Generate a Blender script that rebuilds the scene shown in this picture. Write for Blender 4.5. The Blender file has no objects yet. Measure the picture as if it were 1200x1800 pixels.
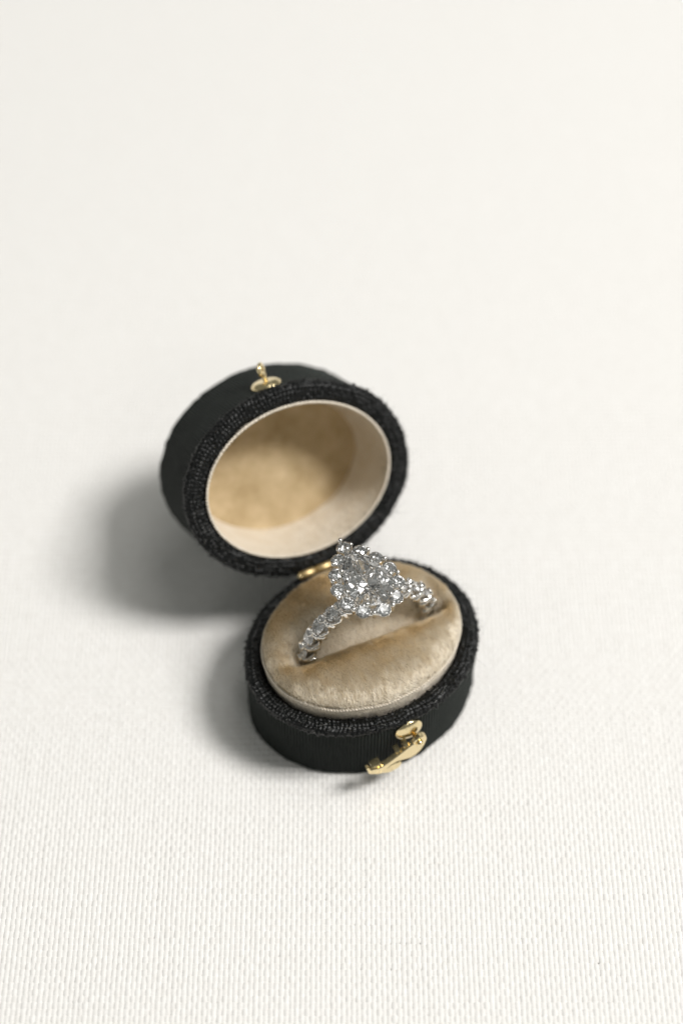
import bpy, math, random
import numpy as np
from mathutils import Vector, Matrix, Euler

random.seed(7)
RNG = np.random.default_rng(11)
U = 0.00073                      # one modelling unit in metres (the box is 44 units = 32 mm wide)
scene = bpy.context.scene
col = scene.collection

# ------------------------------------------------------------------ camera
PITCH, FPX, DIST, TX, TY = 53.794, 3099.6, 360.375, -3.698, 41.025
YAW = math.radians(25.45)
p_ = math.radians(PITCH)
fwd = Vector((0, math.cos(p_), -math.sin(p_)))
cam_loc = (Vector((TX, TY, 0)) - DIST * fwd) * U
cam = bpy.data.cameras.new('camera')
cam_o = bpy.data.objects.new('camera', cam)
col.objects.link(cam_o)
cam_o.location = cam_loc
cam_o.rotation_euler = (math.radians(90 - PITCH), 0, 0)
cam.sensor_fit = 'VERTICAL'
cam.sensor_height = 36.0
cam.sensor_width = 24.0
cam.lens = 36.0 * FPX / 1800.0
cam.clip_start = 0.01
cam.clip_end = 20
cam.dof.use_dof = True
cam.dof.aperture_fstop = 7.1
cam.dof.aperture_blades = 9
scene.camera = cam_o
focus_pt = Matrix.Rotation(YAW, 3, 'Z') @ Vector((0.4, -3.0, 33.0)) * U
cam.dof.focus_distance = (focus_pt - cam_loc).dot(fwd)

# ------------------------------------------------------------------ light
w = bpy.data.worlds.new('World')
scene.world = w
w.use_nodes = True
bg = w.node_tree.nodes['Background']
bg.inputs[0].default_value = (0.98, 1.0, 0.945, 1)
bg.inputs[1].default_value = 0.18


def area(name, az, el, dist, size, power, color, sy=None):
    l = bpy.data.lights.new(name, 'AREA')
    l.shape = 'RECTANGLE'
    l.size = size
    l.size_y = sy or size
    l.energy = power
    l.color = color
    o = bpy.data.objects.new(name, l)
    col.objects.link(o)
    d = Vector((math.cos(el) * math.cos(az), math.cos(el) * math.sin(az), math.sin(el)))
    o.location = d * dist + Vector((0, 0.01, 0.012))
    o.rotation_euler = (-d).to_track_quat('-Z', 'Y').to_euler()
    return o


R_ = math.radians
area('window_light', R_(-4), R_(57), 1.3, 0.30, 16.1, (1.0, 0.98, 0.96), 0.40)
area('sparkle_light', R_(-62), R_(42), 1.4, 0.20, 0.7, (1.0, 0.99, 0.97))  # added lamp, no actual window: puts bright sparkle into the stones
area('overhead_fill', R_(42), R_(72), 1.6, 0.70, 4.2, (1.0, 0.99, 0.955))  # added overhead fill lamp, kept compact so stone facets catch white

scene.view_settings.view_transform = 'Standard'
scene.view_settings.look = 'None'
scene.view_settings.exposure = 0.0
scene.view_settings.gamma = 1.0
scene.view_settings.use_curve_mapping = False
scene.render.engine = 'CYCLES'
cy = scene.cycles
cy.max_bounces = 24
cy.transmission_bounces = 20
cy.glossy_bounces = 12
cy.diffuse_bounces = 5
cy.sample_clamp_indirect = 6.0
cy.blur_glossy = 0.3
cy.use_denoising = True
try:
    cy.denoiser = 'OPENIMAGEDENOISE'
    cy.denoising_prefilter = 'ACCURATE'
except Exception:
    pass


# ------------------------------------------------------------------ materials
class Mat:
    def __init__(self, name):
        self.m = bpy.data.materials.new(name)
        self.m.use_nodes = True
        self.t = self.m.node_tree
        self.n = self.t.nodes
        self.b = self.n['Principled BSDF']
        self.out = self.n['Material Output']

    def add(self, typ, **kw):
        nd = self.n.new(typ)
        for k, v in kw.items():
            if k in nd.inputs:
                nd.inputs[k].default_value = v
            else:
                setattr(nd, k, v)
        return nd

    def link(self, a, b):
        self.t.links.new(a, b)

    def set(self, **kw):
        for k, v in kw.items():
            self.b.inputs[k.replace('_', ' ')].default_value = v
        return self

    def coords(self, uv=False, scale=(1, 1, 1)):
        tc = self.add('ShaderNodeTexCoord')
        mp = self.add('ShaderNodeMapping')
        mp.inputs['Scale'].default_value = scale
        self.link(tc.outputs['UV' if uv else 'Object'], mp.inputs['Vector'])
        return mp.outputs['Vector']

    def noise(self, vec, scale, detail=3.0, rough=0.5):
        nd = self.add('ShaderNodeTexNoise')
        nd.inputs['Scale'].default_value = scale
        nd.inputs['Detail'].default_value = detail
        nd.inputs['Roughness'].default_value = rough
        self.link(vec, nd.inputs['Vector'])
        return nd.outputs['Fac']

    def ramp(self, fac, stops):
        r = self.add('ShaderNodeValToRGB')
        e = r.color_ramp.elements
        while len(e) < len(stops):
            e.new(0.5)
        for el, (p, c) in zip(e, stops):
            el.position = p
            el.color = (*c, 1)
        self.link(fac, r.inputs['Fac'])
        return r.outputs['Color']

    def math(self, op, a, b=None):
        nd = self.add('ShaderNodeMath', operation=op)
        for i, v in enumerate((a, b)):
            if v is None:
                continue
            if isinstance(v, (int, float)):
                nd.inputs[i].default_value = v
            else:
                self.link(v, nd.inputs[i])
        return nd.outputs[0]

    def bump(self, h, dist, strength=1.0):
        nd = self.add('ShaderNodeBump')
        nd.inputs['Strength'].default_value = strength
        nd.inputs['Distance'].default_value = dist
        self.link(h, nd.inputs['Height'])
        self.link(nd.outputs['Normal'], self.b.inputs['Normal'])


def sheen(M, w_, rough, tint):
    M.b.inputs['Sheen Weight'].default_value = w_
    M.b.inputs['Sheen Roughness'].default_value = rough
    M.b.inputs['Sheen Tint'].default_value = (*tint, 1)


# off-white linen
ML = Mat('linen')
v = ML.coords()
ML.link(ML.ramp(ML.noise(v, 900, 4, 0.6), [(0.3, (0.80, 0.785, 0.755)), (0.7, (0.86, 0.85, 0.825))]), ML.b.inputs['Base Color'])
ML.set(Roughness=0.85)
ML.b.inputs['Specular IOR Level'].default_value = 0.2
sheen(ML, 0.12, 0.5, (1, 1, 1))

MLB = Mat('linen_backing')
v = MLB.coords()
MLB.link(MLB.ramp(MLB.noise(v, 500, 4, 0.6), [(0.3, (0.68, 0.64, 0.59)), (0.7, (0.76, 0.73, 0.69))]), MLB.b.inputs['Base Color'])
MLB.set(Roughness=0.9)
wx = MLB.add('ShaderNodeTexWave', wave_type='BANDS', bands_direction='X')
wy = MLB.add('ShaderNodeTexWave', wave_type='BANDS', bands_direction='Y')
for nd, s in ((wx, 1 / (0.873 * U) * 0.31), (wy, 1 / (1.16 * U) * 0.31)):
    nd.inputs['Scale'].default_value = s
    nd.inputs['Distortion'].default_value = 0.4
    MLB.link(v, nd.inputs['Vector'])
MLB.bump(MLB.math('ADD', wx.outputs['Fac'], wy.outputs['Fac']), 0.15 * U)

# black ribbed cloth of the box walls (UV in units: u along the rim, v along the depth)
MK = Mat('black_ribbed_cloth')
v = MK.coords(uv=True)
n1 = MK.noise(v, 0.35, 5, 0.65)
MK.link(MK.ramp(n1, [(0.3, (0.003, 0.0042, 0.0038)), (0.75, (0.0105, 0.0135, 0.0122))]), MK.b.inputs['Base Color'])
MK.set(Roughness=0.75)
MK.b.inputs['Specular IOR Level'].default_value = 0.14
sheen(MK, 0.07, 0.35, (0.86, 1.0, 0.92))
MK.b.inputs['Specular Tint'].default_value = (0.9, 1.0, 0.94, 1)
rib = MK.add('ShaderNodeTexWave', wave_type='BANDS', bands_direction='X')
rib.inputs['Scale'].default_value = 0.31 / 0.60
rib.inputs['Distortion'].default_value = 0.9
rib.inputs['Detail'].default_value = 2
rib.inputs['Detail Scale'].default_value = 1.2
MK.link(v, rib.inputs['Vector'])
thr = MK.add('ShaderNodeTexWave', wave_type='BANDS', bands_direction='Y')
thr.inputs['Scale'].default_value = 0.31 / 0.38
thr.inputs['Distortion'].default_value = 1.5
MK.link(v, thr.inputs['Vector'])
hh = MK.math('ADD', rib.outputs['Fac'], MK.math('MULTIPLY', thr.outputs['Fac'], 0.35))
hh = MK.math('ADD', hh, MK.math('MULTIPLY', MK.noise(v, 3.0, 4, 0.6), 0.8))
MK.bump(hh, 0.34 * U, 1.0)
cmul = MK.add('ShaderNodeMix', data_type='RGBA', blend_type='MULTIPLY')
cmul.inputs['Factor'].default_value = 1.0
basec = MK.b.inputs['Base Color'].links[0].from_socket
MK.link(basec, cmul.inputs[6])
MK.link(MK.ramp(MK.math('MULTIPLY', rib.outputs['Fac'], MK.math('ADD', MK.math('MULTIPLY', thr.outputs['Fac'], 0.5), 0.5)), [(0.0, (0.10, 0.11, 0.105)), (0.8, (0.8, 0.88, 0.83))]), cmul.inputs[7])
MK.link(cmul.outputs[2], MK.b.inputs['Base Color'])

# black woven tape of the rims
MT = Mat('black_woven_tape')
v = MT.coords()
MT.link(MT.ramp(MT.noise(v, 1500, 3, 0.6), [(0.3, (0.0012, 0.0016, 0.0015)), (0.8, (0.005, 0.006, 0.0057))]), MT.b.inputs['Base Color'])
MT.set(Roughness=0.36)
MT.b.inputs['Specular IOR Level'].default_value = 0.30
MT.bump(MT.noise(v, 6000, 2, 0.6), 0.08 * U, 0.6)

MF = Mat('black_fibre')
MF.set(Base_Color=(0.02, 0.021, 0.021, 1), Roughness=0.5)
MW = Mat('pale_lint')
MW.set(Base_Color=(0.30, 0.30, 0.28, 1), Roughness=0.6)

# champagne velvet: cloth under the pile, and the pile
MV = Mat('champagne_velvet')
v = MV.coords()
n1 = MV.noise(v, 320, 4, 0.6)
MV.link(MV.ramp(n1, [(0.3, (0.24, 0.17, 0.085)), (0.7, (0.36, 0.27, 0.15))]), MV.b.inputs['Base Color'])
MV.set(Roughness=0.8)
MV.b.inputs['Specular IOR Level'].default_value = 0.15
sheen(MV, 0.35, 0.4, (1.0, 0.93, 0.8))
MV.bump(MV.noise(v, 4000, 3, 0.6), 0.12 * U, 0.6)

MP = Mat('champagne_pile')
hb = MP.add('ShaderNodeBsdfHairPrincipled')
hb.parametrization = 'COLOR'
hb.inputs['Color'].default_value = (0.45, 0.32, 0.155, 1)
hb.inputs['Roughness'].default_value = 0.26
hb.inputs['Radial Roughness'].default_value = 0.35
if 'Random Color' in hb.inputs:
    pass
hr = MP.add('ShaderNodeBsdfHair', component='Reflection')
hr.inputs['Color'].default_value = (1.0, 0.94, 0.82, 1)
hr.inputs['RoughnessU'].default_value = 0.14
hr.inputs['RoughnessV'].default_value = 0.9
mxh = MP.add('ShaderNodeMixShader')
mxh.inputs[0].default_value = 0.77
MP.link(hb.outputs[0], mxh.inputs[1])
MP.link(hr.outputs[0], mxh.inputs[2])
MP.link(mxh.outputs[0], MP.out.inputs['Surface'])

MS = Mat('champagne_satin')
v = MS.coords()
n1 = MS.noise(v, 420, 4, 0.6)
MS.link(MS.ramp(n1, [(0.3, (0.78, 0.66, 0.49)), (0.7, (0.91, 0.82, 0.68))]), MS.b.inputs['Base Color'])
MS.set(Roughness=0.42)
MS.b.inputs['Specular IOR Level'].default_value = 0.5
sheen(MS, 0.6, 0.4, (1.0, 0.93, 0.82))
MS.bump(MS.noise(v, 620, 6, 0.7), 1.7 * U, 0.85)

MLF = Mat('lid_velvet')
v = MLF.coords()
n1 = MLF.noise(v, 230, 5, 0.6)
MLF.link(MLF.ramp(n1, [(0.3, (0.40, 0.29, 0.145)), (0.72, (0.64, 0.50, 0.305))]), MLF.b.inputs['Base Color'])
MLF.set(Roughness=0.75)
sheen(MLF, 0.25, 0.4, (1.0, 0.93, 0.8))
MLF.bump(MLF.noise(v, 1800, 3, 0.6), 0.25 * U, 0.6)

MC = Mat('cream_cord')
v = MC.coords()
MC.set(Base_Color=(0.78, 0.70, 0.58, 1), Roughness=0.5)
MC.bump(MC.noise(v, 2200, 2, 0.5), 0.4 * U, 1.0)

MB = Mat('polished_brass')
v = MB.coords()
MB.set(Base_Color=(0.88, 0.73, 0.43, 1), Metallic=1.0)
MB.link(MB.ramp(MB.noise(v, 900, 3, 0.5), [(0.3, (0.16,) * 3), (0.7, (0.30,) * 3)]), MB.b.inputs['Roughness'])

MG = Mat('white_gold')
v = MG.coords()
MG.set(Base_Color=(0.80, 0.785, 0.76, 1), Metallic=1.0)
MG.link(MG.ramp(MG.noise(v, 1500, 3, 0.5), [(0.3, (0.05,) * 3), (0.7, (0.12,) * 3)]), MG.b.inputs['Roughness'])

MD = Mat('diamond')
gl = MD.add('ShaderNodeBsdfGlass')
gl.inputs['IOR'].default_value = 2.42
gl.inputs['Roughness'].default_value = 0.0
gl.inputs['Color'].default_value = (1.0, 1.0, 1.0, 1)
MD.link(gl.outputs[0], MD.out.inputs['Surface'])

MBS = Mat('satin_brass')
MBS.set(Base_Color=(0.86, 0.66, 0.34, 1), Metallic=1.0, Roughness=0.48)

mat = dict(satin_brass=MBS.m, linen=ML.m, backing=MLB.m, cloth=MK.m, tape=MT.m, fibre=MF.m, lint=MW.m, velvet=MV.m, pile=MP.m, satin=MS.m,
           lidvelvet=MLF.m, cord=MC.m, brass=MB.m, gold=MG.m, diamond=MD.m)


# ------------------------------------------------------------------ mesh helpers (all coordinates in units, scaled by U here)
def new_mesh(name, V, F, material, smooth=True, uv=None):
    V = np.asarray(V, dtype=np.float64) * U
    me = bpy.data.meshes.new(name)
    if isinstance(F, np.ndarray):
        nf, k = F.shape
        me.vertices.add(len(V))
        me.vertices.foreach_set('co', V.astype(np.float32).ravel())
        me.loops.add(nf * k)
        me.loops.foreach_set('vertex_index', F.astype(np.int32).ravel())
        me.polygons.add(nf)
        me.polygons.foreach_set('loop_start', np.arange(nf, dtype=np.int32) * k)
        me.polygons.foreach_set('loop_total', np.full(nf, k, dtype=np.int32))
    else:
        me.from_pydata([tuple(q) for q in V], [], F)
    me.update(calc_edges=True)
    me.validate()
    me.polygons.foreach_set('use_smooth', [smooth] * len(me.polygons))
    if uv is not None:
        lay = me.uv_layers.new(name='UVMap')
        li = np.empty(len(me.loops), dtype=np.int32)
        me.loops.foreach_get('vertex_index', li)
        lay.data.foreach_set('uv', np.asarray(uv, dtype=np.float32)[li].ravel())
    me.materials.append(material)
    return me


def link(name, me, parent=None, loc=(0, 0, 0), rot=None):
    o = bpy.data.objects.new(name, me)
    col.objects.link(o)
    if parent is not None:
        o.parent = parent
    o.location = Vector(loc) * U
    if rot is not None:
        o.rotation_euler = rot
    return o


def empty(name, loc=(0, 0, 0), rz=0.0, parent=None):
    o = bpy.data.objects.new(name, None)
    o.empty_display_size = 0.004
    col.objects.link(o)
    o.location = Vector(loc) * U
    o.rotation_euler = (0, 0, rz)
    if parent is not None:
        o.parent = parent
    return o


def grid_faces(nu, nv, wrap_u=True, flip=False):
    """vertex (i,j) = j*nu + i"""
    iu = np.arange(nu if wrap_u else nu - 1)
    jv = np.arange(nv - 1)
    I, J = np.meshgrid(iu, jv)
    I = I.ravel(); J = J.ravel()
    I2 = (I + 1) % nu
    f = np.stack([J * nu + I, J * nu + I2, (J + 1) * nu + I2, (J + 1) * nu + I], 1)
    return f[:, ::-1].copy() if flip else f


def lattice_noise(x, y, seed=0, px=None):
    """smooth value noise; px = integer period in x"""
    r = np.random.default_rng(seed).random((256, 256))
    xi = np.floor(x).astype(int); yi = np.floor(y).astype(int)
    fx = x - xi; fy = y - yi
    fx = fx * fx * (3 - 2 * fx); fy = fy * fy * (3 - 2 * fy)
    def g(a, b):
        if px:
            a = a % px
        return r[a % 256, b % 256]
    return (g(xi, yi) * (1 - fx) * (1 - fy) + g(xi + 1, yi) * fx * (1 - fy) + g(xi, yi + 1) * (1 - fx) * fy + g(xi + 1, yi + 1) * fx * fy) * 2 - 1


def tube_mesh(name, pts, rad, material, sides=8, closed=False, flat=1.0, upv=None):
    pts = np.asarray(pts, float)
    n = len(pts)
    if np.isscalar(rad):
        rad = np.full(n, rad)
    if closed:
        tan = np.roll(pts, -1, 0) - np.roll(pts, 1, 0)
    else:
        tan = np.gradient(pts, axis=0)
    tan /= np.linalg.norm(tan, axis=1)[:, None]
    up = np.array([0, 0, 1.0]) if upv is None else np.asarray(upv, float)
    a = np.cross(tan, up)
    ln = np.linalg.norm(a, axis=1)
    a[ln < 1e-4] = (1, 0, 0)
    a /= np.linalg.norm(a, axis=1)[:, None]
    b = np.cross(a, tan)
    th = np.linspace(0, 2 * np.pi, sides, endpoint=False)
    V = pts[:, None] + rad[:, None, None] * (np.cos(th)[None, :, None] * a[:, None] + flat * np.sin(th)[None, :, None] * b[:, None])
    V = V.reshape(-1, 3)
    f = grid_faces(sides, n).tolist()
    if closed:
        for i in range(sides):
            i2 = (i + 1) % sides
            f.append([(n - 1) * sides + i, (n - 1) * sides + i2, i2, i])
    else:
        f.append(list(range(sides))[::-1])
        f.append(list(range((n - 1) * sides, n * sides)))
    return new_mesh(name, V, f, material)


def lathe_mesh(name, prof, material, sides=20, axis='z', smooth=True):
    """prof: list of (r, z); ends with r=0 close by fan"""
    V, F, rings = [], [], []
    th = np.linspace(0, 2 * np.pi, sides, endpoint=False)
    for r, z in prof:
        if r < 1e-6:
            rings.append([len(V)]); V.append((0, 0, z))
        else:
            rings.append(list(range(len(V), len(V) + sides)))
            V += [(r * math.cos(t), r * math.sin(t), z) for t in th]
    for A, B in zip(rings[:-1], rings[1:]):
        for i in range(sides):
            j = (i + 1) % sides
            if len(A) == 1 and len(B) == 1:
                continue
            if len(A) == 1:
                F.append([A[0], B[j], B[i]])
            elif len(B) == 1:
                F.append([A[i], A[j], B[0]])
            else:
                F.append([A[i], A[j], B[j], B[i]])
    V = np.array(V, float)
    return new_mesh(name, V, [q[::-1] for q in F], material, smooth)


def extrude_mesh(name, poly, depth, material, bevel=0.12):
    """polygon in local x,z; front at y=0, back at y=depth; front edge chamfered"""
    poly = np.asarray(poly, float)
    n = len(poly)
    area_ = 0.5 * np.sum(poly[:, 0] * np.roll(poly[:, 1], -1) - np.roll(poly[:, 0], -1) * poly[:, 1])
    if area_ < 0:
        poly = poly[::-1]
    e = np.roll(poly, -1, 0) - poly
    nrm = np.stack([e[:, 1], -e[:, 0]], 1)
    nrm /= np.linalg.norm(nrm, axis=1)[:, None] + 1e-9
    vn = nrm + np.roll(nrm, 1, 0)
    vn /= np.linalg.norm(vn, axis=1)[:, None] + 1e-9
    inn = poly - vn * bevel
    V = [(q[0], 0, q[1]) for q in inn] + [(q[0], bevel, q[1]) for q in poly] + [(q[0], depth, q[1]) for q in poly]
    F = [list(range(n))]
    for k in range(2):
        for i in range(n):
            j = (i + 1) % n
            F.append([k * n + i, (k + 1) * n + i, (k + 1) * n + j, k * n + j])
    F.append(list(range(2 * n, 3 * n))[::-1])
    return new_mesh(name, V, F, material, smooth=False)


def hair(name, roots, pts_fn, radius, material, parent, npts=4, tip=0.3):
    """roots: (n,3); pts_fn(k in 0..1) -> (n,3) offsets; a real hair-curves object"""
    n = len(roots)
    cu = bpy.data.hair_curves.new(name)
    cu.add_curves([npts] * n)
    P = np.empty((n, npts, 3), np.float32)
    Rr = np.empty((n, npts), np.float32)
    for k in range(npts):
        s = k / (npts - 1)
        P[:, k] = (roots + pts_fn(s)) * U
        Rr[:, k] = radius * U * (1 - (1 - tip) * s)
    cu.attributes['position'].data.foreach_set('vector', P.ravel())
    ra = cu.attributes.get('radius') or cu.attributes.new('radius', 'FLOAT', 'POINT')
    ra.data.foreach_set('value', Rr.ravel())
    cu.materials.append(material)
    o = bpy.data.objects.new(name, cu)
    col.objects.link(o)
    o.parent = parent
    o['kind'] = 'stuff'
    return o


# ------------------------------------------------------------------ the linen cloth
PW, PF = 0.873, 1.16             # thread pitch along x and along y


def cloth_threads():
    def ribbon(n_thr, pos, along, pitch_across, half, amp, along_is_y, sec, seed, parity0):
        nt, ns = len(pos), len(along)
        T, S = np.meshgrid(np.arange(nt), along, indexing='ij')
        pp = pos[:, None] + 0 * S
        wob = 0.10 * lattice_noise(S / 9.0, T * 1.0 + 0.37 * T, seed) + 0.06 * lattice_noise(S / 2.3, T * 1.7, seed + 1)
        wid = half * (1 + 0.16 * lattice_noise(S / 7.0, T * 1.31, seed + 2) + 0.10 * lattice_noise(S / 1.3, T * 1.9, seed + 3))
        par = np.where((np.round(pos / (PW if along_is_y else PF)).astype(int) + parity0) % 2 == 0, 1.0, -1.0)
        ph = np.cos(np.pi * S / pitch_across)
        z = amp * par[:, None] * np.sign(ph) * np.abs(ph) ** 0.7
        zz = 0.03 * lattice_noise(S / 4.0, T * 1.1, seed + 4)
        V = []
        for (c, h) in sec:
            a = pp + wob + c * wid
            zc = z + zz + h * 0.15 * (wid / half) - 0.36
            V.append(np.stack([a, S, zc] if along_is_y else [S, a, zc], -1))
        V = np.stack(V, 2)       # nt, ns, k, 3
        k = len(sec)
        idx = np.arange(nt * ns * k).reshape(nt, ns, k)
        f = np.stack([idx[:, :-1, :-1], idx[:, :-1, 1:], idx[:, 1:, 1:], idx[:, 1:, :-1]], -1).reshape(-1, 4)
        if along_is_y:
            f = f[:, ::-1]
        # keep the camera-facing side up
        return V.reshape(-1, 3), f
    sec4 = [(-1.0, -0.4), (-0.45, 0.85), (0.45, 0.85), (1.0, -0.4)]
    out = {'warp': [], 'weft': []}
    for (x0, x1, y0, y1, sec, spc) in ((-96 * PW, 96 * PW, -72 * PF, 57 * PF, sec4, 3), (-146 * PW, 146 * PW, 57 * PF, 206 * PF, sec4, 2)):
        kx = np.arange(math.ceil(x0 / PW), math.floor(x1 / PW) + 1)
        ky = np.arange(round(y0 / PF), round(y1 / PF))
        ys = np.arange(y0, y1 + 0.01, PF / spc)
        xs = np.arange(x0, x1 + 0.01, PW / spc)
        out['warp'].append(ribbon(0, kx * PW, ys, PF, 0.49, 0.175, True, sec, 21, 0))
        out['weft'].append(ribbon(0, ky * PF, xs, PW, 0.60, 0.10, False, sec, 41, 1))
    res = {}
    for k, L in out.items():
        V = np.concatenate([a for a, _ in L])
        off = np.cumsum([0] + [len(a) for a, _ in L[:-1]])
        F = np.concatenate([f + o for (_, f), o in zip(L, off)])
        res[k] = (V, F)
    return res


sheet = new_mesh('linen_cloth', [(-900, -500, -0.75), (900, -500, -0.75), (900, 1100, -0.75), (-900, 1100, -0.75)], [[0, 1, 2, 3]], mat['backing'])
linen = link('linen_cloth', sheet)
linen['kind'] = 'structure'
linen['label'] = 'off-white plain-weave linen cloth under the ring box'
for k, (V, F) in cloth_threads().items():
    o = link(k + '_threads', new_mesh(k + '_threads', V, F, mat['linen']), linen)
    o['kind'] = 'stuff'

# the cloth goes on beyond the woven area as a flat sheet of the same linen
MLM = Mat('linen_margin')
v = MLM.coords()
MLM.link(MLM.ramp(MLM.noise(v, 900, 4, 0.6), [(0.3, (0.82, 0.805, 0.775)), (0.7, (0.88, 0.87, 0.845))]), MLM.b.inputs['Base Color'])
MLM.set(Roughness=0.85)
MLM.b.inputs['Specular IOR Level'].default_value = 0.2
sheen(MLM, 0.12, 0.5, (1, 1, 1))
wx = MLM.add('ShaderNodeTexWave', wave_type='BANDS', bands_direction='X')
wy = MLM.add('ShaderNodeTexWave', wave_type='BANDS', bands_direction='Y')
for nd, sc_ in ((wx, 0.314 / (0.873 * U)), (wy, 0.314 / (1.16 * U))):
    nd.inputs['Scale'].default_value = sc_
    nd.inputs['Distortion'].default_value = 0.4
    MLM.link(v, nd.inputs['Vector'])
MLM.bump(MLM.math('ADD', wx.outputs['Fac'], wy.outputs['Fac']), 0.04 * U)
xn, xf, yb, ym, yt, zz = 96 * PW, 146 * PW, -72 * PF, 57 * PF, 206 * PF, -0.3
quads = [(-900, -500, 900, yb), (-900, yb, -xn, ym), (xn, yb, 900, ym), (-900, ym, -xf, yt), (xf, ym, 900, yt), (-900, yt, 900, 1100)]
Vq, Fq = [], []
for (x0, y0, x1, y1) in quads:
    k0 = len(Vq)
    Vq += [(x0, y0, zz), (x1, y0, zz), (x1, y1, zz), (x0, y1, zz)]
    Fq.append([k0, k0 + 1, k0 + 2, k0 + 3])
link('cloth_margin', new_mesh('cloth_margin', Vq, Fq, MLM.m, smooth=False), linen)

# ------------------------------------------------------------------ ring box
A_, B_ = 22.0, 22.0 * 0.8259
H_ = 15.46
HL = 19.0
TH = math.radians(125.6)
LDX = 0.9

box = empty('ring_box', (0, 0, 0), YAW)
box['label'] = 'small black cloth oval ring box standing open with champagne velvet inside'
box['category'] = 'ring box'


def oval(n, a=A_, b=B_):
    """points and outward normals, evenly spaced along the rim; starts at +x"""
    t = np.linspace(0, 2 * np.pi, 4001)
    x, y = a * np.cos(t), b * np.sin(t)
    s = np.concatenate([[0], np.cumsum(np.hypot(np.diff(x), np.diff(y)))])
    tt = np.interp(np.linspace(0, s[-1], n, endpoint=False), s, t)
    P = np.stack([a * np.cos(tt), b * np.sin(tt)], 1)
    N = np.stack([np.cos(tt) / a, np.sin(tt) / b], 1)
    N /= np.linalg.norm(N, axis=1)[:, None]
    return P, N, s[-1], tt


CIRC = oval(10)[2]


def lidx(V):
    """closed-lid coordinates (z measured up from the rim plane) -> open position"""
    V = np.asarray(V, float)
    yy = V[:, 1] - B_
    zz = V[:, 2]
    c, s = math.cos(TH), math.sin(TH)
    return np.stack([V[:, 0] + LDX, B_ + yy * c + zz * s, H_ - yy * s + zz * c], 1)


def wall_mesh(name, z0, z1, seed, rnd=0.7, cap_at_end=True, tf=None):
    """outer cloth wall from the rim (z0) to the closed end (z1) with a rounded edge and end cap"""
    n = 420
    P, N, L, _ = oval(n)
    sg = 1 if z1 > z0 else -1
    prof = [(0.1, z0), ] + [(0.0, z0 + (z1 - sg * rnd - z0) * k / 14) for k in range(15)]
    for k in range(1, 7):
        a = k / 6 * math.pi / 2
        prof.append((rnd * (1 - math.cos(a)), z1 - sg * rnd + sg * rnd * math.sin(a)))
    prof += [(4.0, z1 + sg * 0.03), (9.0, z1 + sg * 0.05)]
    V, UVs = [], []
    arc = np.arange(n) / n
    v_len = 0
    last = None
    for k, (d, z) in enumerate(prof):
        if last is not None:
            v_len += math.hypot(d - last[0], z - last[1])
        last = (d, z)
        frac = abs(z - z0) / abs(z1 - z0)
        wob = 0.16 * lattice_noise(arc * 16, np.full(n, frac * 1.5), seed, 16) + 0.10 * lattice_noise(arc * 44, np.full(n, frac * 3), seed + 1, 44)
        edge = math.exp(-((frac - 1.0) / 0.05) ** 2)
        wob = wob + edge * (0.16 * lattice_noise(arc * 130, np.full(n, 3.3), seed + 2, 130) + 0.10)
        q = P - N * d + N * wob[:, None]
        V.append(np.concatenate([q, np.full((n, 1), z)], 1))
        UVs.append(np.stack([arc * L, np.full(n, v_len)], 1))
    V = np.concatenate(V); UVs = np.concatenate(UVs)
    f = grid_faces(n, len(prof), flip=sg < 0).tolist()
    top = list(range((len(prof) - 1) * n, len(prof) * n))
    f.append(top if sg > 0 else top[::-1])
    if tf:
        V = tf(V)
    return new_mesh(name, V, f, mat['cloth'], uv=UVs)


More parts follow.
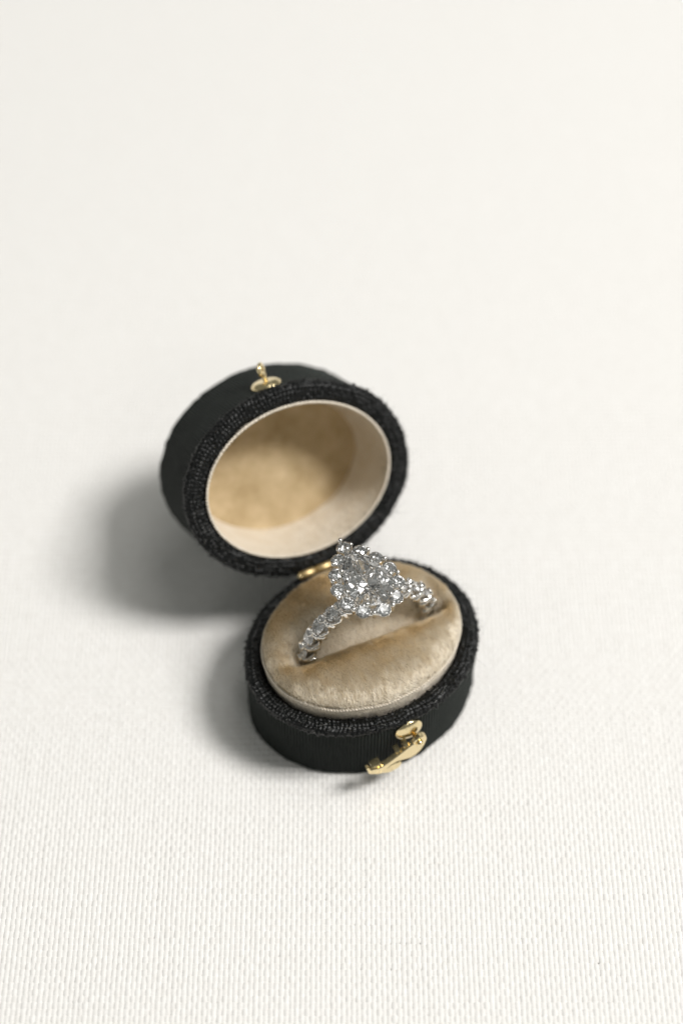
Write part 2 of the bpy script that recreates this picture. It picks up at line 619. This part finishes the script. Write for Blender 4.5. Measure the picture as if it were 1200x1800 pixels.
def rim_mesh(name, zc, sg, seed, tf=None, wide=1.0):
    """woven tape over the rim: knots of thread standing proud of the joints; sg=+1 faces up, -1 faces down"""
    ctrl = np.array([(-0.02, -1.0), (-0.14, -0.62), (-0.12, -0.2), (0.16, 0.12), (0.7, 0.27), (1.6, 0.30), (2.3, 0.22), (2.7, 0.0), (2.9, -0.5), (2.95, -1.4), (2.95, -2.6)])
    ctrl[:, 0] *= wide
    s = np.concatenate([[0], np.cumsum(np.hypot(*np.diff(ctrl, axis=0).T))])
    pv = 0.78
    rows = int(round(s[-1] / pv))
    nv = rows * 6 + 1
    sv = np.linspace(0, s[-1], nv)
    D = np.interp(sv, s, ctrl[:, 0]); Z = np.interp(sv, s, ctrl[:, 1])
    td = np.gradient(D); tz = np.gradient(Z)
    ln = np.hypot(td, tz); nd, nz = tz / ln, -td / ln           # normal in (d, z); flip to outward
    nd, nz = -nd, -nz
    ncell = int(round(CIRC / 0.80)) // 2 * 2
    nu = ncell * 6
    P, N, L, _ = oval(nu)
    ui = np.arange(nu) / 6.0
    UU, VV = np.meshgrid(ui, sv / s[-1] * rows)
    VVj = VV + 0.38 * lattice_noise(UU / 3, VV * 0.7, seed + 7, ncell // 3)
    UUj = UU + 0.36 * lattice_noise(UU / 2 , VV * 1.3, seed + 8, ncell // 2)
    ci = np.floor(UUj).astype(int) % ncell; cj = np.floor(VVj).astype(int)
    rr = np.random.default_rng(seed).random((ncell, rows + 4))
    amp = 0.2 + 1.25 * rr[ci, np.clip(cj, 0, rows + 3)]
    par = (ci + cj) % 2
    fu = UUj - np.floor(UUj); fv = VVj - np.floor(VVj)
    su, sv2 = np.abs(np.sin(np.pi * fu)), np.abs(np.sin(np.pi * fv))
    lump = np.where(par == 0, su * sv2 ** 0.7, 0.6 * su ** 0.7 * sv2)
    hgt = 0.42 * lump * amp
    low = 0.14 * lattice_noise(UU / 9, VV * 0.3, seed + 3, max(1, ncell // 9)) + 0.10 * lattice_noise(UU / 4, VV * 0.5, seed + 4, ncell // 4)
    hgt = hgt + low - 0.05
    d = D[:, None] + nd[:, None] * hgt
    z = Z[:, None] + nz[:, None] * hgt
    X = P[None, :, 0] - N[None, :, 0] * d
    Y = P[None, :, 1] - N[None, :, 1] * d
    V = np.stack([X, Y, zc + sg * z], -1).reshape(-1, 3)
    f = grid_faces(nu, nv, flip=sg < 0)
    if tf:
        V = tf(V)
    return new_mesh(name, V, f, mat['tape'])


def rim_fuzz(name, n, zc, sg, seed, parent, tf=None, length=0.46, r=0.017):
    g = np.random.default_rng(seed)
    P, N, L, _ = oval(3000)
    i = g.integers(0, 3000, n)
    d = np.where(g.random(n) < 0.5, g.normal(0.05, 0.25, n), g.uniform(-0.1, 3.2, n))
    z = np.where(d < 0.0, -0.3, 0.3) + g.normal(0, 0.15, n)
    root = np.stack([P[i, 0] - N[i, 0] * d, P[i, 1] - N[i, 1] * d, zc + sg * z], 1)
    out = np.clip(1.0 - d, -0.6, 1.0)
    dirv = np.stack([N[i, 0] * out, N[i, 1] * out, sg * np.full(n, 0.6)], 1) + g.normal(0, 0.6, (n, 3))
    dirv /= np.linalg.norm(dirv, axis=1)[:, None]
    cur = g.normal(0, 0.5, (n, 3))
    ln = (length * g.gamma(2.0, 0.5, n))[:, None]
    if tf:
        r1 = tf(root + dirv); rc = tf(root + cur); root = tf(root)
        dirv = r1 - root; cur = rc - root
    return hair(name, root, lambda s: ln * (dirv * s + cur * s * s), r, mat['fibre'], parent, 5, 0.5)


# --- base
base = link('base', wall_mesh('base', H_ - 0.6, 0.02, 100), box)
base['label'] = 'oval black ribbed cloth base holding the cushion'
rim = link('rim', rim_mesh('rim', H_, 1, 200), base)
rim_fuzz('frayed_fibres', 2600, H_, 1, 5, base)

# --- lid
lid = link('lid', wall_mesh('lid', 0.6, HL, 300, tf=lidx), box)
lid['label'] = 'black cloth lid tipped back on its hinge'
link('rim', rim_mesh('rim_lid', 0, -1, 400, tf=lidx, wide=1.26), lid)
rim_fuzz('frayed_fibres', 2600, 0, -1, 6, lid, tf=lidx)


def lid_lining():
    n = 300
    P, N, L, _ = oval(n)
    arc = np.arange(n) / n
    prof = [(4.02, -0.1), (4.04, 0.6), (4.1, 2.0), (4.2, 4.0), (4.4, 6.5), (4.7, 9.0), (5.0, 11.0), (5.3, 12.6), (5.5, 13.6)]
    V = []
    for d, z in prof:
        wob = 0.16 * lattice_noise(arc * 26, np.full(n, z / 2.5), 77, 26) * min(1, z / 2 + 0.1)
        q = P - N * (d + wob)[:, None]
        V.append(np.concatenate([q, np.full((n, 1), z)], 1))
    V = np.concatenate(V)
    f = grid_faces(n, len(prof), flip=True)
    return new_mesh('lining', lidx(V), f, mat['satin'])


def lid_floor():
    n = 200
    P, N, L, _ = oval(n)
    arc = np.arange(n) / n
    V = []
    ks = np.linspace(0, 1, 14)
    for k in ks[:-1]:
        q = (P - N * 5.3) * (1 - k)
        z = 13.5 + 0.35 * (1 - (1 - k) ** 12) - 0.45 * k ** 1.5
        zz = z + 0.10 * lattice_noise(q[:, 0] / 3 + 50, q[:, 1] / 3 + 50, 78)
        V.append(np.stack([q[:, 0], q[:, 1], zz], 1))
    V = np.concatenate(V)
    f = grid_faces(n, len(ks) - 1, flip=True).tolist()
    c = len(V)
    V = np.concatenate([V, [[0, 0, 13.42]]])
    o = (len(ks) - 2) * n
    f += [[o + (i + 1) % n, o + i, c] for i in range(n)]
    return new_mesh('lining_floor', lidx(V), f, mat['lidvelvet'])


link('lining', lid_lining(), lid)
link('padded_top', lid_floor(), lid)
nP, nN, _, _ = oval(900)
ar = np.arange(900)
cp = nP - nN * (3.92 + 0.05 * np.sin(ar * 1.1))[:, None]
cordp = np.concatenate([cp, (-0.22 + 0.06 * np.sin(ar * 0.9))[:, None]], 1)
link('edge_cord', tube_mesh('edge_cord', lidx(cordp), 0.26 + 0.05 * np.sin(ar * 2.1), mat['cord'], 7, closed=True), lid)

# --- cushion
AC, BC = A_ - 3.45, B_ - 3.45


def cushion_z(x, y, seed=500):
    """height above the box rim"""
    r = np.sqrt((x / AC) ** 2 + (y / BC) ** 2)
    d_edge = (1 - r) * (BC + (AC - BC) * (x / AC) ** 2)
    f = np.clip(d_edge / 7.5, 0, 1)
    f = np.sqrt(np.clip(1 - (1 - f) ** 2.1, 0, 1))
    ys = y + 0.9 + 0.25 * np.sin(x * 0.22)
    ds = np.abs(ys) - 0.35
    g = np.clip(ds / np.where(ys > 0, 8.0, 5.5), 0, 1)
    g = 1 - (1 - g) ** 2.2
    fade = 1 / (1 + np.exp((np.abs(x - 0.8) - 14.9) / 0.75))
    g = 1 - (1 - g) * (0.13 + 0.87 * fade)
    z = 2.8 + 4.2 * f - (1 - g) * 6.0 * np.clip(d_edge / 2.2, 0.12, 1)
    z = z + 0.22 * lattice_noise(x / 5 + 40, y / 5 + 40, seed) + 0.09 * lattice_noise(x / 1.7 + 40, y / 1.7 + 40, seed + 1)
    return z


def cushion_mesh():
    n, m = 260, 70
    t = np.linspace(0, 2 * np.pi, n, endpoint=False)
    V = []
    pk = lattice_noise(np.arange(n) / n * 70, np.zeros(n), 503, 70)
    for k in np.linspace(0, 1, m)[:-1]:
        rr = 1 - k ** 1.25
        x, y = AC * rr * np.cos(t), BC * rr * np.sin(t)
        z = cushion_z(x, y) + 0.22 * pk * max(0, 1 - k * 9)
        V.append(np.stack([x, y, H_ + z], 1))
    nr = len(V)
    V = np.concatenate(V)
    f = grid_faces(n, nr).tolist()
    c = len(V)
    V = np.concatenate([V, [[0, 0, H_ + float(cushion_z(np.array([0.]), np.array([0.]))[0])]]])
    o = (nr - 1) * n
    f += [[o + i, o + (i + 1) % n, c] for i in range(n)]
    return new_mesh('cushion', V, f, mat['velvet'])


cush = link('cushion', cushion_mesh(), box)
cush['label'] = 'champagne velvet ring cushion with a slot across it'


def cushion_pile(n):
    g = np.random.default_rng(9)
    r = np.sqrt(g.random(n)); t = g.random(n) * 2 * np.pi
    x, y = AC * 0.995 * r * np.cos(t), BC * 0.995 * r * np.sin(t)
    e = 0.02
    z = cushion_z(x, y)
    gx = (cushion_z(x + e, y) - cushion_z(x - e, y)) / (2 * e)
    gy = (cushion_z(x, y + e) - cushion_z(x, y - e)) / (2 * e)
    gx = np.clip(gx, -3, 3); gy = np.clip(gy, -3, 3)
    nrm = np.stack([-gx, -gy, np.ones(n)], 1)
    nrm /= np.linalg.norm(nrm, axis=1)[:, None]
    # nap brushed towards the clasp side and a little outwards, in uneven patches
    ang = 0.35 * lattice_noise(x / 4 + 60, y / 4 + 60, 510) + 0.35 * lattice_noise(x / 1.2 + 60, y / 1.2 + 60, 511)
    nap = np.stack([0.15 + 0.25 * x / AC + np.sin(ang) * 0.7, -0.75 * np.cos(ang), np.zeros(n)], 1)
    nap = nap - nrm * np.sum(nap * nrm, 1)[:, None]
    lean = 1.15 + 0.35 * lattice_noise(x / 2.2 + 60, y / 2.2 + 60, 512) + 0.55 * lattice_noise(x / 0.26 + 90, y / 0.9 + 90, 513)
    lean = np.clip(lean, 0.15, 2.2)
    dirv = nrm * 0.24 + nap * lean[:, None] + g.normal(0, 0.12, (n, 3))
    dirv /= np.linalg.norm(dirv, axis=1)[:, None]
    ln = (0.62 * (0.75 + 0.5 * g.random(n)))[:, None]
    root = np.stack([x, y, H_ + z - 0.04], 1)
    bend = nap * 0.25
    return hair('pile', root, lambda s: ln * (dirv * s + bend * s * s), 0.022, mat['pile'], cush, 4, 0.4)


cushion_pile(120000)

# side band of the cushion under the seam, with a twisted satin welt
n = 420
P, N, L, tt = oval(n, AC, BC)
arc = np.arange(n) / n
Vb = []
for d, z in ((0.35, -2.6), (0.0, -1.0), (-0.15, 0.2), (-0.25, 1.2), (-0.25, 2.0), (0.0, 2.6), (0.5, 2.9)):
    wob = 0.10 * lattice_noise(arc * 60, np.full(n, z * 0.8), 520, 60)
    q = P - N * (d + wob)[:, None]
    Vb.append(np.concatenate([q, np.full((n, 1), H_ + z)], 1))
link('side_band', new_mesh('side_band', np.concatenate(Vb), grid_faces(n, 7), mat['satin']), cush)
nn = 1600
P2, N2, _, _ = oval(nn, AC, BC)
k = np.arange(nn) / nn * (L / 1.1) * 2 * np.pi
low = 0.22 * lattice_noise(np.arange(nn) / nn * 22, np.zeros(nn), 521, 22)
for nm, ph in (('seam_cord', 0.0), ('seam_cord', math.pi)):
    q = P2 - N2 * (-0.08 + 0.16 * np.cos(k + ph))[:, None]
    pts = np.concatenate([q, (H_ + 2.55 + low + 0.16 * np.sin(k + ph))[:, None]], 1)
    link(nm, tube_mesh(nm, pts, 0.20, mat['cord'], 6, closed=True), cush)

# --- hinge
hinge = empty('hinge', (0, 0, 0), 0, box)
hz, hy = H_ + 1.45, B_ - 0.85
kx = [(-4.9, -1.75), (-1.6, 1.9), (2.05, 5.4)]
for a, b in kx:
    prof = [(0.0, a), (0.34, a), (0.74, a + 0.12), (0.74, b - 0.12), (0.34, b), (0.0, b)]
    me = lathe_mesh('knuckle', [(r, z) for r, z in prof], mat['satin_brass'], 16)
    link('knuckle', me, hinge, (0.5, hy, hz), Euler((0, math.pi / 2, 0)))
for xx in (-5.0, 5.5):
    me = lathe_mesh('pin_head', [(0, -0.45), (0.3, -0.38), (0.78, -0.1), (0.78, 0.1), (0.3, 0.38), (0, 0.45)], mat['brass'], 14)
    link('pin_head', me, hinge, (0.5 + xx, hy, hz), Euler((0, math.pi / 2, 0)))

# --- clasp on the base: domed rosette, pivot post and loose swan hook
clasp = empty('clasp', (0, 0, 0), 0, box)
clasp['label'] = 'brass swan hook hanging from its rosette on the base'
dome = lathe_mesh('rosette', [(0, 1.05), (0.7, 1.0), (1.5, 0.82), (2.2, 0.5), (2.6, 0.16), (2.68, 0.0), (2.68, -0.3), (0, -0.3)], mat['brass'], 36)
link('rosette', dome, clasp, (0.5, -B_ - 0.25, 12.3), Euler((math.pi / 2, 0, 0)))
post = lathe_mesh('pivot_post', [(0, 3.1), (0.45, 3.05), (0.72, 2.8), (0.72, 2.35), (0.5, 2.25), (0.5, 0), (0, 0)], mat['brass'], 20)
link('pivot_post', post, clasp, (1.3, -B_ - 0.5, 11.3), Euler((math.pi / 2, 0, 0)))
arm = [(-9.1, 9.3), (-8.7, 9.35), (-8.3, 8.5), (-6.5, 7.85), (-4.8, 8.5), (-3.4, 9.3), (-1.9, 10.3), (-0.7, 11.1), (0.2, 11.6), (0.7, 12.4), (1.4, 13.1), (2.1, 13.1), (2.7, 12.4),
       (2.85, 11.2), (2.5, 9.6), (1.7, 8.0), (0.9, 7.2), (-0.3, 6.75), (-1.8, 7.2), (-3.0, 7.6), (-4.2, 7.2), (-5.1, 6.3), (-5.6, 5.3), (-7.0, 5.9), (-8.6, 7.2)]
link('hook', extrude_mesh('hook', [(x, z) for x, z in arm], 0.95, mat['brass'], 0.16), clasp, (0, -B_ - 2.9, 0))
tail = [(-5.9, 5.4), (-5.1, 6.3), (-4.2, 6.8), (-3.2, 7.0), (-2.4, 6.7), (-1.9, 5.9), (-2.1, 5.0), (-3.0, 4.4), (-4.2, 4.2), (-5.2, 4.6)]
link('hook_tail', extrude_mesh('hook_tail', tail, 0.9, mat['brass'], 0.2), clasp, (0, -B_ - 2.75, 0))
for (cx, cz, ww, hh_) in ((-1.1, 11.15, 0.9, 0.8), (-2.6, 10.2, 0.8, 0.7), (-6.9, 8.3, 1.7, 0.6)):
    sq = [(cx - ww / 2, cz - hh_), (cx + ww / 2, cz - hh_ + 0.4), (cx + ww / 2, cz + 0.35), (cx - ww / 2, cz)]
    link('hook_tab', extrude_mesh('hook_tab', sq, 1.6, mat['brass'], 0.1), clasp, (0, -B_ - 2.55, 0))

# --- catch on the lid: rosette and folded eye
catch = empty('catch', (0, 0, 0), 0, box)
catch['label'] = 'brass rosette with an upright eye on the lid'


def lid_frame(x, z, out):
    """matrix placing local z along the outward normal of the lid's clasp side"""
    o = lidx(np.array([[x, -B_ - out, z]]))[0]
    e1 = lidx(np.array([[x + 1, -B_ - out, z]]))[0] - o
    e3 = lidx(np.array([[x, -B_ - out - 1, z]]))[0] - o
    e2 = np.cross(e3, e1)
    M = Matrix(((e1[0], e2[0], e3[0], o[0] * U), (e1[1], e2[1], e3[1], o[1] * U), (e1[2], e2[2], e3[2], o[2] * U), (0, 0, 0, 1)))
    return M


o = link('rosette', lathe_mesh('rosette_lid', [(0, 0.75), (0.6, 0.78), (1.5, 0.85), (2.3, 0.62), (2.8, 0.2), (2.85, 0), (2.85, -0.4), (0, -0.4)], mat['brass'], 36), catch)
o.matrix_local = lid_frame(-0.2, 3.6, 0.15)
eye = []
for a in np.linspace(-0.25, 1.75, 18) * math.pi:
    eye.append((0.85 * math.cos(a) - 0.1, 0, 2.9 + 0.85 * math.sin(a)))
eye = [(0.55, 0, 0.2), (0.55, 0, 1.2)] + eye
o = link('eye', tube_mesh('eye', eye, 0.52, mat['brass'], 10, flat=0.75, upv=(0, 1, 0)), catch)
o.matrix_local = lid_frame(-0.3, 3.6, 0.3) @ Matrix.Rotation(0.9, 4, 'Z')

# --- lint caught on the cloth
def lint(n, seed, parent, tf, zc, sg, where):
    g = np.random.default_rng(seed)
    P, N, L, _ = oval(2000)
    i = (where[0] + g.random(n) * (where[1] - where[0])) * 2000
    i = i.astype(int) % 2000
    d = g.uniform(-0.35, 2.4, n)
    z = np.where(d < 0, g.uniform(-2.5, 0.2, n), 0.62)
    root = np.stack([P[i, 0] - N[i, 0] * d, P[i, 1] - N[i, 1] * d, zc + sg * z], 1)
    T = np.stack([-N[i, 1], N[i, 0], np.zeros(n)], 1)
    Nn = np.stack([N[i, 0], N[i, 1], np.zeros(n)], 1)
    dv = T * g.normal(0, 1, (n, 1)) + Nn * g.uniform(-0.1, 0.5, (n, 1)) + np.array([0, 0, sg * 0.15])
    cu = T * g.normal(0, 1.2, (n, 1)) + Nn * g.normal(0, 0.5, (n, 1)) + np.array([0, 0, 1]) * g.normal(0, 0.6, (n, 1))
    ln = g.uniform(0.6, 1.7, n)[:, None]
    if tf is not None:
        a = tf(root + dv); b = tf(root + cu); root = tf(root)
        dv, cu = a - root, b - root
    return hair('lint', root, lambda s: ln * (dv * s + cu * s * s * (1.0 - 0.8 * s)), 0.02, mat['lint'], parent, 7, 0.6)


lint(26, 31, base, None, H_, 1, (0.55, 0.95))
lint(6, 32, lid, lidx, 0, -1, (0.4, 0.6))

# ------------------------------------------------------------------ the ring
RC = np.array([1.07, 0.0, 18.5])     # centre of the shank (box coordinates)
RR = 13.0                            # radius at the stones' girdles
RZ = Matrix.Rotation(YAW, 3, 'Z')
ring = empty('diamond_ring', RZ @ Vector((RC[0], RC[1], RC[2])), YAW)
ring['label'] = 'white gold ring with pear-shaped diamond halo, pushed into the velvet slot'
ring['category'] = 'ring'


def brilliant(name, outline, crown, pav, culet=(0, 0), table=0.56):
    """faceted stone; outline(i/16) gives the girdle point; flat facets"""
    G = np.array([outline(i / 16) for i in range(16)], float)
    c = np.array(culet, float)
    sc = lambda i, k: c + (np.array(outline(i / 16)) - c) * k
    V = []; add = lambda p, z: (V.append((p[0], p[1], z)), len(V) - 1)[1]
    gt = [add(G[i], 0.035 * crown + 0.02) for i in range(16)]
    gb = [add(G[i], -0.035 * crown - 0.02) for i in range(16)]
    T = [add(sc(2 * k + 1, table), crown) for k in range(8)]
    M = [add(sc(2 * k, 0.80), crown * 0.60) for k in range(8)]
    Pv = [add(sc(2 * k, 0.42), -pav * 0.62) for k in range(8)]
    cu = add(c, -pav)
    F = [T[:]]
    for k in range(8):
        k1 = (k + 1) % 8
        F.append([M[k], T[k], T[k - 1]])
        F.append([T[k], M[k], gt[2 * k + 1]]); F.append([T[k], gt[2 * k + 1], M[k1]])
        F.append([M[k], gt[2 * k], gt[2 * k + 1]]); F.append([M[k], gt[2 * k - 1], gt[2 * k]])
        F.append([Pv[k], gb[2 * k + 1], gb[2 * k]]); F.append([Pv[k], gb[2 * k], gb[2 * k - 1]])
        F.append([cu, gb[2 * k + 1], Pv[k]]); F.append([cu, Pv[k1], gb[2 * k + 1]])
    for i in range(16):
        j = (i + 1) % 16
        F.append([gt[i], gb[i], gb[j], gt[j]])
    return new_mesh(name, V, F, mat['diamond'], smooth=False)


rnd = lambda r: (lambda f: (r * math.cos(2 * math.pi * f), r * math.sin(2 * math.pi * f)))
melee = brilliant('melee', rnd(1.24), 0.40, 1.02)
shank_melee = brilliant('shank_melee', rnd(1.42), 0.45, 1.18)


def pear(f, hw=4.3, hl=6.35, m=0.62):
    t = 2 * math.pi * f
    s = math.sin(t / 2)
    return (-hw * 1.13 * math.sin(t) * abs(s) ** m, hl * math.cos(t) - 0.0)


# shank: inner rail
TILT = R_(1.7)
an = np.linspace(0, 2 * np.pi, 140, endpoint=False)
rail = np.stack([(RR - 2.25) * np.sin(an), 0 * an, (RR - 2.25) * np.cos(an)], 1)


def band_mesh():
    """flat comfort-fit band: rounded rectangle section swept round"""
    sec = [(-0.95, -0.30), (-0.6, -0.45), (0.6, -0.45), (0.95, -0.30), (1.02, 0.1), (0.7, 0.35), (-0.7, 0.35), (-1.02, 0.1)]
    V = []
    for a in an:
        for (yy, rr) in sec:
            r = RR - 2.1 + rr
            V.append((r * math.sin(a), yy, r * math.cos(a)))
    k = len(sec)
    F = []
    n = len(an)
    for i in range(n):
        i2 = (i + 1) % n
        for j in range(k):
            j2 = (j + 1) % k
            F.append([i * k + j, i * k + j2, i2 * k + j2, i2 * k + j])
    return new_mesh('band', V, F, mat['gold'])


link('band', band_mesh(), ring)

cup = lathe_mesh('post', [(0, -0.9), (0.5, -0.8), (0.72, -0.1), (0.84, 0.42), (0.80, 0.58), (0.66, 0.58), (0.48, 0.34), (0.26, 0.22), (0.0, 0.18)], mat['gold'], 18)
arch = [(0, yy, zz) for yy, zz in ((-1.30, -2.3), (-1.38, -1.5), (-1.25, -0.7), (-0.9, -0.1), (-0.45, 0.15), (0, 0.2), (0.45, 0.15), (0.9, -0.1), (1.25, -0.7), (1.38, -1.5), (1.30, -2.3))]
crossbar = tube_mesh('crossbar', arch, 0.42, mat['gold'], 9, upv=(1, 0, 0))


def scallop():
    """swag of metal on the side of the shank, hanging between two posts below a stone"""
    pts = []
    for q in np.linspace(-1, 1, 13):
        a = q * R_(7.6)
        r = RR - 0.15 - 1.75 * (1 - abs(q) ** 2.2)
        pts.append((r * math.sin(a), 0, r * math.cos(a)))
    return tube_mesh('scallop', pts, 0.36, mat['gold'], 8, flat=0.9, upv=(0, 1, 0))


swag = scallop()
step = 15.4
angles = []
for sgn in (-1, 1):
    for kk in range(0, 8):
        angles.append(sgn * (16.2 + step * kk))
gaps = []
for sgn in (-1, 1):
    for kk in range(0, 8):
        gaps.append(sgn * (16.2 + step * (kk + 0.5)))
for a in angles:
    aa = R_(a) - TILT
    o = link('accent_stone', shank_melee, ring, (RR * math.sin(aa), 0, RR * math.cos(aa)), Euler((0, aa, 0)))
    for sy in (-1, 1):
        o = link('scallop', swag, ring, (0, sy * 1.2, 0), Euler((0, aa, 0)))
for a in gaps:
    aa = R_(a) - TILT
    at = (RR * math.sin(aa), 0, RR * math.cos(aa))
    bar = link('crossbar', crossbar, ring, at, Euler((0, aa, 0)))
    link('post', cup, bar, (0, 0, 0.3))

# head
HZ = 36.0 - RC[2]
hc = np.array([0.23 - RC[0], -0.1, HZ])
HR = R_(2.0)                      # turn of the pear about the vertical
Mh = Matrix.Translation(Vector(hc) * U) @ Matrix.Rotation(HR, 4, 'Z')


def hlink(name, me, loc=(0, 0, 0), rot=(0, 0, 0), parent=ring):
    o = bpy.data.objects.new(name, me)
    col.objects.link(o)
    o.parent = parent
    o.matrix_local = Mh @ Matrix.Translation(Vector(loc) * U) @ Euler(rot).to_matrix().to_4x4()
    return o


pear_me = brilliant('pear_stone', lambda f: pear(f), 1.35, 3.3, culet=(0, -1.4), table=0.58)
o = hlink('pear_diamond', pear_me, (0, 0.05, 0.95))
o['label'] = 'large pear-cut centre diamond'

halo = [(0.0, 7.75), (2.2, 5.85), (4.0, 3.3), (5.1, 0.25), (5.25, -3.05), (3.35, -5.65), (0.0, -6.9)]
halo = [(0.0, 7.7), (2.15, 5.75), (3.95, 3.2), (5.05, 0.2), (5.0, -3.1), (3.2, -5.75)]
halo_pts = [halo[0]] + halo[1:] + [(0.3 if False else 0.0, -7.05)] + [(-x, y) for x, y in halo[:0:-1]]
halo_c = np.array(halo_pts)
nh = len(halo_pts)
cen = np.array([0, -0.8])
for (x, y) in halo_pts:
    dv = np.array([x, y]) - cen
    az = math.atan2(dv[1], dv[0])
    tilt = R_(9)
    m = Matrix.Rotation(az, 3, 'Z') @ Matrix.Rotation(tilt, 3, 'Y')
    hlink('halo_stone', melee, (x, y, 0.35), m.to_euler())

seat = lathe_mesh('seat', [(0.0, -1.35), (0.55, -1.3), (0.95, -0.75), (1.3, -0.12), (1.36, -0.12), (1.30, -0.35), (1.0, -1.0), (0.6, -1.5), (0, -1.55)], mat['gold'], 18)
for (x, y) in halo_pts:
    dv = np.array([x, y]) - cen
    az = math.atan2(dv[1], dv[0])
    hlink('halo_seat', seat, (x, y, 0.25), (Matrix.Rotation(az, 3, 'Z') @ Matrix.Rotation(R_(9), 3, 'Y')).to_euler())

bead = lathe_mesh('bead', [(0, 0.42), (0.22, 0.37), (0.38, 0.2), (0.43, 0.0), (0.36, -0.25), (0.30, -1.4), (0, -1.4)], mat['gold'], 14)
claw = lathe_mesh('claw', [(0, 0.62), (0.28, 0.55), (0.48, 0.3), (0.54, 0.0), (0.46, -0.3), (0.36, -0.8), (0.32, -3.4), (0, -3.4)], mat['gold'], 14)
for i in range(nh):
    a, b = halo_c[i], halo_c[(i + 1) % nh]
    mid = (a + b) / 2
    nrm = mid - cen
    nrm /= np.linalg.norm(nrm)
    q = mid + nrm * 0.72
    hlink('bead', bead, (q[0], q[1], 0.55))
hlink('bead', bead, (0, 9.1, 0.55))
for (x, y) in ((0.0, 6.5), (3.1, 2.7), (-3.1, 2.7), (4.25, -1.6), (-4.25, -1.6), (2.3, -5.4), (-2.3, -5.4)):
    hlink('claw', claw, (x, y, 1.15))

for nm, (hw, hl, z, r) in {'halo_rail': (4.5, 6.5, -1.4, 0.4), 'basket_rail': (3.2, 4.9, -2.9, 0.42)}.items():
    pts = [(*pear(f, hw, hl, 0.5), z) for f in np.linspace(0.012, 0.988, 70)]
    pts = [(x, y + 0.1, z) for x, y, z in pts]
    hlink(nm, tube_mesh(nm, pts, r, mat['gold'], 8, closed=True))
strut = lathe_mesh('strut', [(0, 0), (0.36, 0), (0.36, 2.4), (0, 2.4)], mat['gold'], 10)
for f in (0.09, 0.25, 0.40, 0.60, 0.75, 0.91):
    x, y = pear(f, 3.2, 4.9, 0.5)
    dv = Vector((x * 0.45, y * 0.4, 1.6))
    m = dv.to_track_quat('Z', 'Y').to_euler()
    hlink('strut', strut, (x, y + 0.1, -3.0), m)
# shoulders carrying the head from the band
for sgn in (-1, 1):
    pts = [(sgn * 4.6, 0, 10.9), (sgn * 3.9, 0, 12.2), (sgn * 3.4, 0, 13.6), (sgn * 3.2, 0, 14.8)]
    link('shoulder', tube_mesh('shoulder', pts, 0.5, mat['gold'], 10, upv=(0, 1, 0)), ring)
link('bridge', tube_mesh('bridge', [(-3.4, 0, 12.2), (-1.5, 0, 12.9), (1.5, 0, 12.9), (3.4, 0, 12.2)], 0.55, mat['gold'], 10, upv=(0, 1, 0)), ring)
